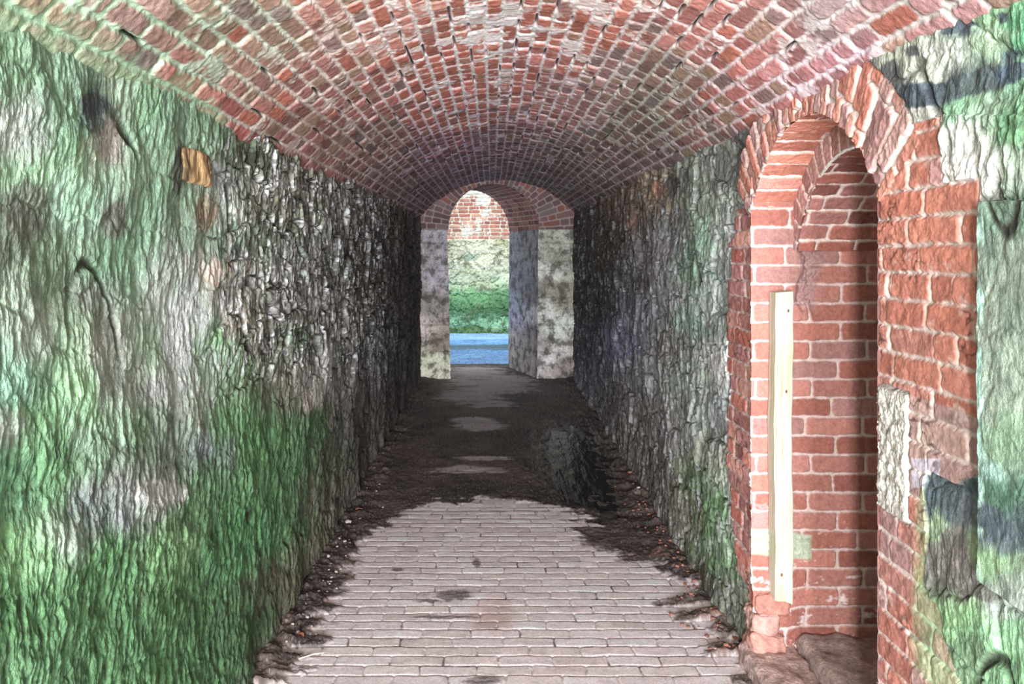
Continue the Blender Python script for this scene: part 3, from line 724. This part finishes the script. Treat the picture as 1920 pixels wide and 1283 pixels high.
e2, g1, g2, j2 = bricks(r + .1, ang * (OR + .05) + 5, .066, (.24, .115), seed=96, joint=.013, wob=.003, headp=.45)
b2 = ss(-.006, .006, e2)
cv = brick_colour(g1, g2, lin([(108, 76, 74), (118, 82, 80), (100, 70, 68), (134, 76, 66), (112, 92, 92)])) * (1 + .2 * n2)[:, None]
CV = .85 * mixc(lin((150, 134, 132)) * np.ones((len(X), 1), np.float32), cv, b2)
C = np.where(ringm[:, None], CV, C); H = np.where(ringm, .010 * b2 + .004 * n2, H)
P = P0.copy(); P[:, 1] = D_END - H
for nm, kp, mt, lb in (('stone_pier', (~hole) & (~ringm) & (X < OX), M_STONE, None), ('stone_pier', (~hole) & (~ringm) & (X > OX), M_STONE, None),
                       ('arch_ring', (~hole) & ringm, M_BRICK, None)):
    link(nm, grid_mesh(nm, P, C, 0 * X, na, nb, keep=kp, flip=False, origin=O2), mt, parent=door2, label=lb)
# the skewed way through: jambs and soffit swept back
prof = [(OX + OR - .02 * (1 - z / 2), z) for z in np.linspace(-.02, OZ, 190)] + \
       [(OX + OR * math.cos(t), OZ + OR * math.sin(t)) for t in np.linspace(0, math.pi, 260)[1:]] + \
       [(OX - OR + .045 * (1 - z / 2), z) for z in np.linspace(OZ, -.02, 90)[1:]]
prof = np.array(prof, np.float32)
sl = np.concatenate([[0], np.cumsum(np.hypot(*np.diff(prof, axis=0).T))])
I, W, na, nb = mesh_grid(np.arange(len(prof)), np.linspace(-.006, 1, 130))
I = I.astype(int); s = sl[I].astype(np.float32); bx = prof[I, 0]; bz = prof[I, 1]
isarch = bz > OZ - .001
X0 = bx + SK * W; Y0 = D_END + DEP * W
P0 = np.stack([X0, Y0, bz], 1); px, py = toward(P0)
n1 = fbm(s * 7, W * 8, 4, 511, .6); n2 = fbm(s * 24, W * 26, 4, 512, .65)
REV = [(985,450,112,112,116),(970,520,108,112,122),(1000,560,100,98,104),(980,600,140,140,158),(970,640,135,130,130),(1000,620,110,105,105),(985,680,125,118,116),(1005,590,155,152,160),(965,580,125,130,150)]
REV = [(a[0], a[1]) + tuple(lin(a[2:5])) for a in REV]
C = paint(px, py, REV, 3, 7.0, (8 * n1, 12 * n2)) * (1.7 + .9 * n1 + .4 * n2)[:, None]
C = mixc(C, lin((80, 76, 74)), ss(.08, .3, -n1 + .4 * n2) * .6)
e, h1, h2, j = bricks(W * DEP, bz, .34, (.6,), seed=97, joint=.010, wob=.01, shift=.1)
C = mixc(C * .65, C, ss(-.006, .006, e))
e2, g1, g2, j2 = bricks(W * DEP + .07, s + 9, .07, (.22, .11), seed=98, joint=.011, wob=.003, headp=.4)
b2 = ss(-.005, .005, e2)
cv = brick_colour(g1, g2, lin([(138, 84, 74), (150, 92, 80), (120, 76, 70), (160, 104, 92)])) * (1 + .2 * n2)[:, None]
CV = mixc(lin((176, 158, 150)) * np.ones((len(s), 1), np.float32), cv, b2)
H = np.where(isarch, .010 * b2 + .004 * n2, .012 * n1 + .004 * n2)
C = np.where(isarch[:, None], CV, C)
nx = np.where(isarch, (OX - bx) / OR, np.where(bx > OX, -1., 1.)); nz = np.where(isarch, (OZ - bz) / OR, 0)
P = P0.copy(); P[:, 0] += nx * H; P[:, 2] += nz * H
link('arch_soffit', grid_mesh('arch_soffit', P, C, 0 * s, na, nb, keep=isarch, flip=False, origin=O2), M_BRICK, parent=door2)
link('pier_reveal', grid_mesh('pier_reveal', P, C, 0 * s, na, nb, keep=(~isarch) & (bx > OX), flip=False, origin=O2), M_STONE, parent=door2)
link('pier_reveal', grid_mesh('pier_reveal', P, C, 0 * s, na, nb, keep=(~isarch) & (bx < OX), flip=False, origin=O2), M_STONE, parent=door2)
# outer face towards the courtyard
X, Z, na, nb = mesh_grid(np.linspace(-6, 6, 300), np.linspace(-.03, 4.2, 150))
cx = OX + SK
hole = ((np.abs(X - cx) < OR + .03) & (Z < OZ)) | (np.hypot(X - cx, Z - OZ) < OR + .03)
e, h1, h2, j = bricks(X, Z, .3, (.5, .3), seed=99, joint=.02, wob=.02)
C = mixc(lin((150, 140, 125)) * np.ones((len(X), 1), np.float32), lin((165, 158, 140)), ss(-.01, .01, e)) * (.8 + .4 * h2)[:, None]
P = np.stack([X, D_END + DEP + .02 + .01 * fbm(X * 3, Z * 3, 3, 2), Z], 1)
link('wall_courtyard_near', grid_mesh('wall_courtyard_near', P, C, 0 * X, na, nb, keep=~hole, flip=True), M_YARD, kind='structure',
     label='courtyard face of the passage wall')

# ------------------------------------------------------------------ courtyard
DY = 17.6
xs = np.concatenate([np.linspace(-6, -1.3, 120), np.linspace(-1.29, .8, 260), np.linspace(.82, 6, 120)])
X, Z, na, nb = mesh_grid(xs, np.linspace(-.03, 4.6, 460))
ZT = 1.93
n1 = fbm(X * 3.0, Z * 3.0, 5, 601, .6); n2 = fbm(X * 14, Z * 14, 4, 602, .65); n3 = fbm(X * 1.3, Z * 1.6, 3, 603)
e, h1, h2, j = bricks(X, Z - ZT, .077, (.23, .12), seed=101, joint=.016, wob=.006, headp=.4)
b = ss(-.006, .006, e + .006 * n2)
bc = brick_colour(h1, h2, lin([(205, 120, 88), (190, 100, 74), (214, 140, 104), (176, 96, 74), (205, 150, 115)])) * (1 + .2 * n2)[:, None]
lime_lit = ss(.12, .35, n1 * .8 + .15 * n2 + .35 * ss(2.55, 2.95, Z))  # lime patches, plus a paler top painted in for the light there
CBk = mixc(lin((232, 222, 196)) * np.ones((len(X), 1), np.float32), bc, b * (1 - .9 * lime_lit))
g0 = lin((205, 205, 165)); 
zz = Z + .22 * n1
CS = mixc(g0 * np.ones((len(X), 1), np.float32), lin((160, 160, 100)), ss(-.1, .5, n3 + .5 * n2))
CS = mixc(CS, lin((185, 205, 165)), ss(1.5, 1.1, zz) * .6)
CS = mixc(CS, lin((98, 165, 92)), ss(1.15, .75, zz))
CS = mixc(CS, lin((62, 120, 66)), ss(.8, .45, zz))
CS = mixc(CS, lin((130, 200, 150)), ss(.42, .2, zz + .3 * n2) * .8)
CS = mixc(CS, lin((78, 120, 62)), ss(.2, .05, zz))
CS = mixc(CS, lin((90, 92, 50)), ss(.15, .5, n1 + .5 * n2) * .7)
ev, iv = voro(X / .45 + .3 * n1, Z / .26 + .3 * n2, 605)
CS = CS * (1 + .3 * n2 + .35 * (iv - .5))[:, None]
st = ss(1.1, .8, np.sqrt(((X + .44) / .18) ** 2 + ((Z - 1.56) / .08) ** 2) + .2 * n1)
CS = mixc(CS, lin((140, 165, 140)), st * .8)
brk = ss(-.02, .02, Z - ZT + .02 * n1)
C = mixc(CS, CBk, brk)
P = np.stack([X, DY - (.02 * b * brk + (1 - brk) * (.05 * n1 + .02 * n2 - .03 * ss(.12, 0, ev) + .03)), Z], 1)
link('wall_courtyard', grid_mesh('wall_courtyard', P, C, 0 * X, na, nb, flip=False, sat=.68), M_YARD, kind='structure',
     label='sunlit courtyard wall, red brick above mossy pale stone')
X, Y, na, nb = mesh_grid(np.concatenate([np.linspace(-6, -1.3, 60), np.linspace(-1.28, .7, 200), np.linspace(.75, 6, 60)]), np.concatenate([np.linspace(12.15, 17.7, 330)]))
n1 = fbm(X * 1.5, Y * 2.5, 4, 611); n2 = fbm(X * 12, Y * 12, 3, 612)
e, h1, h2, j = bricks(X, Y, .10, (.2,), seed=111, joint=.012, wob=.008, shift=.02)
b = ss(-.005, .005, e)
C = mixc(lin((54, 84, 128)) * np.ones((len(X), 1), np.float32), lin((96, 140, 196)) * (.75 + .5 * h2)[:, None], b)  # blue of the sky's reflection is put into the paving colour
C = mixc(C, lin((70, 92, 104)), ss(.5, .2, np.abs(Y - 15.1 + .5 * n1)) * .9)
C = mixc(C, lin((150, 182, 222)), ss(16.0, 16.6, Y + .4 * n1) * .5) * (1 + .25 * n1 + .2 * n2)[:, None]
P = np.stack([X, Y, -.012 + .008 * b + .012 * n1 + .004 * n2], 1)
link('ground', grid_mesh('ground', P, C * 1.35, .3 + 0 * X, na, nb, flip=False, sat=1.0), M_COBBLE, kind='structure',
     label='damp paved ground of the courtyard, tinted with reflected sky blue')

# ------------------------------------------------------------------ loose things
def wood_mat():
    m = bpy.data.materials.new('weathered_pale_timber'); m.use_nodes = True
    N = m.node_tree.nodes; L = m.node_tree.links; bs = N['Principled BSDF']
    tc = N.new('ShaderNodeTexCoord'); mp = N.new('ShaderNodeMapping'); mp.inputs['Scale'].default_value = (28, 28, 1.6)
    L.new(tc.outputs['Object'], mp.inputs[0])
    n = N.new('ShaderNodeTexNoise'); n.inputs['Scale'].default_value = 2.2; n.inputs['Detail'].default_value = 8; n.inputs['Roughness'].default_value = .7
    L.new(mp.outputs[0], n.inputs['Vector'])
    r = N.new('ShaderNodeValToRGB'); e = r.color_ramp.elements
    e[0].position = .30; e[0].color = tuple(lin((140, 128, 108))) + (1,)
    e[1].position = .62; e[1].color = tuple(lin((206, 202, 188))) + (1,)
    k = e.new(.44); k.color = tuple(lin((186, 180, 158))) + (1,)
    L.new(n.outputs['Fac'], r.inputs[0])
    n2 = N.new('ShaderNodeTexNoise'); n2.inputs['Scale'].default_value = 2.4; n2.inputs['Detail'].default_value = 2
    L.new(tc.outputs['Object'], n2.inputs['Vector'])
    mx = N.new('ShaderNodeMix'); mx.data_type = 'RGBA'; mx.blend_type = 'MULTIPLY'
    mr = N.new('ShaderNodeMapRange'); mr.inputs['From Min'].default_value = .45; mr.inputs['From Max'].default_value = .65
    L.new(n2.outputs['Fac'], mr.inputs['Value']); L.new(mr.outputs[0], mx.inputs['Factor'])
    L.new(r.outputs[0], mx.inputs['A']); mx.inputs['B'].default_value = (.92, .88, .68, 1)
    L.new(mx.outputs['Result'], bs.inputs['Base Color']); bs.inputs['Roughness'].default_value = .8
    bp = N.new('ShaderNodeBump'); bp.inputs['Strength'].default_value = .7; bp.inputs['Distance'].default_value = .004
    L.new(n.outputs['Fac'], bp.inputs['Height']); L.new(bp.outputs[0], bs.inputs['Normal'])
    return m
def simple(name, rgb, rough=.8, var=.3, sc=60):
    m = bpy.data.materials.new(name); m.use_nodes = True
    N = m.node_tree.nodes; L = m.node_tree.links; bs = N['Principled BSDF']
    n = N.new('ShaderNodeTexNoise'); n.inputs['Scale'].default_value = sc; n.inputs['Detail'].default_value = 4
    r = N.new('ShaderNodeValToRGB'); c = lin(rgb)
    r.color_ramp.elements[0].position = .3; r.color_ramp.elements[0].color = tuple(c * (1 - var)) + (1,)
    r.color_ramp.elements[1].position = .7; r.color_ramp.elements[1].color = tuple(np.clip(c * (1 + var), 0, 1)) + (1,)
    tc = N.new('ShaderNodeTexCoord'); L.new(tc.outputs['Object'], n.inputs['Vector'])
    L.new(n.outputs['Fac'], r.inputs[0]); L.new(r.outputs[0], bs.inputs['Base Color']); bs.inputs['Roughness'].default_value = rough
    return m

# timber post fixed against the recess reveal
tb = empty('timber_post', (1.163, 3.435, .29), label='tall pale weathered timber board standing upright against the brick recess', cat='timber')
bm = bmesh.new()
w, t, hgt = .070, .085, 1.245
nz = 90
rings = []
for i in range(nz + 1):
    z = i / nz * hgt
    wx = .0025 * math.sin(z * 7) + .0012 * math.sin(z * 31 + 1); wy = .002 * math.sin(z * 9 + 2)
    c = .010
    pts = [(-w/2 + c, -t/2), (0, -t/2), (w/2 - c*.4, -t/2), (w/2, -t/2 + c*.4), (w/2, t/2), (-w/2, t/2), (-w/2, 0), (-w/2, -t/2 + c)]
    ringv = []
    for (a, b_) in pts:
        zz_ = z
        if i == 0: zz_ = .045 * (-a / w + .5) - .0 + .02 * (b_ / t + .5)      # sawn off at a slant
        if i == nz: zz_ = z + .006 * (a / w)
        jx = .0012 * (random.Random(i * 31 + int(a * 9999) + int(b_ * 777)).random() - .5)
        ringv.append(bm.verts.new((a + wx + jx, b_ + wy + jx, max(zz_, 0) if i else zz_)))
    rings.append(ringv)
for i in range(nz):
    for k in range(8):
        bm.faces.new((rings[i][k], rings[i][(k + 1) % 8], rings[i + 1][(k + 1) % 8], rings[i + 1][k]))
bm.faces.new(rings[0][::-1]); bm.faces.new(rings[-1])
me = bpy.data.meshes.new('board'); bm.to_mesh(me); bm.free()
WOOD = wood_mat()
link('board', me, WOOD, parent=tb)
M_KNOT = simple('dark_wood_knot', (112, 84, 58)); M_NAIL = simple('rusty_nail', (70, 46, 36), .6)
for (kx, kz, r) in ((.008, .85, .0055), (.012, .37, .006), (.016, 1.17, .005), (-.01, .12, .005)):
    bm = bmesh.new(); bmesh.ops.create_uvsphere(bm, u_segments=14, v_segments=8, radius=r)
    bmesh.ops.scale(bm, vec=(1, .35, 1.5), verts=bm.verts); bmesh.ops.translate(bm, vec=(kx, -t / 2 + .0005, kz), verts=bm.verts)
    me = bpy.data.meshes.new('knot'); bm.to_mesh(me); bm.free(); link('knot', me, M_KNOT, parent=tb)

# loose pebbles in the dirt
def pebble_mesh(seed, name='pebble'):
    bm = bmesh.new(); bmesh.ops.create_icosphere(bm, subdivisions=3, radius=1)
    r = random.Random(seed); a = [r.uniform(.7, 1.2), r.uniform(.7, 1.1), r.uniform(.45, .7)]
    for v in bm.verts:
        n = vnoise(np.array([v.co.x * 1.3 + seed]), np.array([v.co.y * 1.3 + v.co.z]), seed)[0]
        v.co = v.co * (1 + .22 * float(n)); v.co.x *= a[0]; v.co.y *= a[1]; v.co.z *= a[2]
    for f in bm.faces: f.smooth = True
    me = bpy.data.meshes.new(name); bm.to_mesh(me); bm.free(); return me
def ground_at(x, y):
    d = 2720. / (y - CY); return (x - CX) / F * d, d
def fl_h(X, D):      # height of the dirt there
    i = np.argmin((P_floor[:, 0] - X) ** 2 + (P_floor[:, 1] - D) ** 2); return float(P_floor[i, 2])
P_floor = np.empty(len(bpy.data.objects['floor'].data.vertices) * 3, np.float32)
bpy.data.objects['floor'].data.vertices.foreach_get('co', P_floor); P_floor = P_floor.reshape(-1, 3)
peb = [('pale grey', simple('pale_pebble', (150, 142, 136))), ('dark grey', simple('dark_pebble', (92, 84, 80))), ('brick red', simple('red_crumb', (128, 82, 68)))]
spots = [(653,988,9,0,'pale grey pebble in the dirt close under the mossy wall'),
         (616,1054,7,0,'small pale pebble beside the mossy wall, nearer the camera'),
         (1182,895,8,2,'reddish brick crumb on dark dirt beside the puddle'),
         (1197,928,5,0,'tiny pale pebble at the foot of the grey wall')]
for (x, y, pxs, k, lb) in spots:
    X, D = ground_at(x, y); r = pxs * D / F / 2 * 1.3
    o = link('pebble' if k != 2 else 'brick_crumb', pebble_mesh(x), peb[k][1], label=lb, cat='pebble' if k != 2 else 'brick crumb')
    o.location = (X, D, fl_h(X, D) + r * .3); o.scale = (r, r, r)
meshes = []
for s_ in range(5):
    for k in (0, 1, 1, 2):
        me = pebble_mesh(100 + s_); me.materials.append(peb[k][1]); meshes.append(me)
def scatter(name, n, fn, label, group, cat, smin, smax, seed, pick):
    r = random.Random(seed); c = 0
    while c < n:
        x, y = fn(r); X, D = ground_at(x, y)
        if X < XL + .05 or X > XR - .05: continue
        me = meshes[pick(r)]
        o = bpy.data.objects.new(name, me); COL.objects.link(o)
        s_ = r.uniform(smin, smax); o.scale = (s_, s_, s_); o.rotation_euler = (0, 0, r.uniform(0, 6.28))
        o.location = (X, D, fl_h(X, D) + s_ * .25); o['label'] = label; o['category'] = cat; o['group'] = group; c += 1
def f_left(r):
    t = r.random(); y = 900 + 330 * t; return (700 - 175 * t + abs(r.gauss(8, 26)), y)
def f_right(r):
    t = r.random(); y = 900 + 330 * t; return (1215 + 185 * t - abs(r.gauss(4, 38)), y)
scatter('pebble', 60, f_left, 'tiny grey pebble strewn in the dirt along the mossy wall foot', 'pebbles along the mossy wall', 'pebble', .004, .010, 3, lambda r: r.choice([0, 1, 2, 4, 5, 8, 9, 12, 16]))
scatter('brick_crumb', 90, f_right, 'small brick crumb in the reddish dirt along the grey wall foot', 'brick crumbs along the grey wall', 'brick crumb', .004, .011, 4, lambda r: r.choice([3, 7, 11, 15, 19]))

# fallen leaves
M_LEAF = simple('dry_russet_leaf', (150, 92, 70), .7)
def leaf_mesh():
    bm = bmesh.new(); n = 12; rows = []
    for i in range(n + 1):
        t_ = i / n; w_ = .34 * math.sin(math.pi * t_ ** .8) * (1 + .1 * math.sin(i * 2.2)) + .004
        rows.append([bm.verts.new((t_ - .5, w_ * s_, .10 * abs(s_) + .10 * math.sin(t_ * 3))) for s_ in (-1, -.5, 0, .5, 1)])
    for i in range(n):
        for k in range(4): bm.faces.new((rows[i][k], rows[i + 1][k], rows[i + 1][k + 1], rows[i][k + 1]))
    me = bpy.data.meshes.new('fallen_leaf'); bm.to_mesh(me); bm.free()
    return me
def stem_mesh():
    bm = bmesh.new(); bmesh.ops.create_cone(bm, segments=6, radius1=.018, radius2=.010, depth=.35, cap_ends=True)
    for v in bm.verts: v.co = v.co.zyx; v.co.x -= .64
    me = bpy.data.meshes.new('stem'); bm.to_mesh(me); bm.free(); return me
for (x, y, pxs, lb) in ((564, 1204, 17, 'russet dry leaf on the dark dirt near the mossy wall foot'),
                        (673, 965, 13, 'small reddish dry leaf in dirt further along the mossy wall'),
                        (1378, 1205, 14, 'dry leaf on the crumbs near the recess sill')):
    X, D = ground_at(x, y); s_ = pxs * D / F
    o = link('fallen_leaf', leaf_mesh(), M_LEAF, label=lb, cat='leaf'); o.location = (X, D, fl_h(X, D) + .004); o.scale = (s_, s_, s_); o.rotation_euler = (0, 0, x * .01)
    link('stem', stem_mesh(), M_KNOT, parent=o)
# a twig on the paving at the near left
X, D = ground_at(572, 1238)
bm = bmesh.new(); bmesh.ops.create_cone(bm, segments=8, radius1=.0035, radius2=.002, depth=.16, cap_ends=True)
bmesh.ops.subdivide_edges(bm, edges=[e_ for e_ in bm.edges if abs(e_.verts[0].co.z - e_.verts[1].co.z) > .1], cuts=8)
for v in bm.verts: v.co.x += .006 * math.sin(v.co.z * 30)
for v in bm.verts: v.co = v.co.zyx
me = bpy.data.meshes.new('twig'); bm.to_mesh(me); bm.free()
o = link('twig', me, simple('dry_twig', (196, 176, 160)), label='thin pale dry twig lying at the near left edge of the paving', cat='twig')
o.location = (X, D, fl_h(X, D) + .006); o.rotation_euler = (0, 0, .35)

# shallow puddle by the right-hand wall
def puddle():
    m = bpy.data.materials.new('still_dark_water'); m.use_nodes = True
    N = m.node_tree.nodes; L = m.node_tree.links; bs = N['Principled BSDF']
    n = N.new('ShaderNodeTexNoise'); n.inputs['Scale'].default_value = 7; n.inputs['Detail'].default_value = 3
    r = N.new('ShaderNodeValToRGB'); r.color_ramp.elements[0].color = (.006, .007, .009, 1); r.color_ramp.elements[1].color = (.016, .015, .016, 1)
    L.new(n.outputs['Fac'], r.inputs[0]); L.new(r.outputs[0], bs.inputs['Base Color'])
    bs.inputs['Roughness'].default_value = .16; bs.inputs['IOR'].default_value = 1.33
    bs.inputs['Specular IOR Level'].default_value = .35
    n5 = N.new('ShaderNodeTexNoise'); n5.inputs['Scale'].default_value = 9; n5.inputs['Detail'].default_value = 5
    bp = N.new('ShaderNodeBump'); bp.inputs['Strength'].default_value = .5; bp.inputs['Distance'].default_value = .03
    L.new(n5.outputs['Fac'], bp.inputs['Height']); L.new(bp.outputs[0], bs.inputs['Normal'])
    bm = bmesh.new(); c = bm.verts.new((0, 0, 0)); ringv = []; n_ = 90
    rim = []
    for i in range(n_):
        t_ = 2 * math.pi * i / n_
        k = 1.45 + .22 * math.sin(2 * t_ + 1) + .10 * math.sin(5 * t_ + 2) + .06 * math.sin(9 * t_) + .04 * math.sin(17 * t_)
        v = bm.verts.new((.19 * k * math.cos(t_), 1.05 * k * math.sin(t_), 0)); ringv.append(v)
        rim.append(bm.verts.new((v.co.x * 1.03, v.co.y * 1.02, -.012)))
    for i in range(n_):
        bm.faces.new((c, ringv[i], ringv[(i + 1) % n_])); bm.faces.new((ringv[i], rim[i], rim[(i + 1) % n_], ringv[(i + 1) % n_]))
    me = bpy.data.meshes.new('puddle'); bm.to_mesh(me); bm.free()
    o = link('puddle', me, m, label='dark shallow puddle on the floor beside the grey rubble wall', cat='puddle')
    o.location = (.76, 6.9, -.001); return o
puddle()

# ------------------------------------------------------------------ light
w = bpy.data.worlds.new('World'); SC.world = w; w.use_nodes = True
bg = w.node_tree.nodes['Background']; bg.inputs[0].default_value = (.84, .93, 1.0, 1); bg.inputs[1].default_value = 1.6
def area(name, loc, rot, sx, sy, power, col):
    l = bpy.data.lights.new(name, 'AREA'); l.shape = 'RECTANGLE'; l.size = sx; l.size_y = sy; l.energy = power; l.color = col
    o = bpy.data.objects.new(name, l); COL.objects.link(o); o.location = loc; o.rotation_euler = rot; return o
# assumed daylight from an unseen mouth of the passage behind the camera
area('assumed_mouth_light', (0.05, -5.9, 1.35), (math.radians(90), 0, 0), 1.8, 2.2, 1650, (.93, .96, 1.0))
area('assumed_compact_light', (-.62, -2.3, 1.75), (math.radians(88), 0, math.radians(-14)), .22, 1.3, 320, (1, .97, .97))  # assumed compact source, added to sharpen the recess shadow; no opening exists here
sun = bpy.data.lights.new('sun', 'SUN'); sun.energy = 2.0; sun.angle = .02; so = bpy.data.objects.new('sun', sun); COL.objects.link(so)
so.rotation_euler = (math.radians(38), 0, math.radians(-20)); so.location = (0, 10, 8)

# ------------------------------------------------------------------ camera
cam = bpy.data.cameras.new('camera'); co = bpy.data.objects.new('camera', cam); COL.objects.link(co)
cam.sensor_width = 36; cam.lens = F / 1920 * 36; co.location = (0, 0, EYE); co.rotation_euler = (math.radians(90), 0, 0)
cam.shift_x = (960 - CX) / 1920; cam.shift_y = (CY - 641.5) / 1920; cam.clip_start = .02
SC.camera = co
SC.view_settings.view_transform = 'Standard'; SC.view_settings.look = 'None'; SC.view_settings.exposure = 0.2; SC.view_settings.gamma = 1
SC.view_settings.use_curve_mapping = False
SC.cycles.max_bounces = 8; SC.cycles.diffuse_bounces = 6
SC.cycles.use_denoising = True
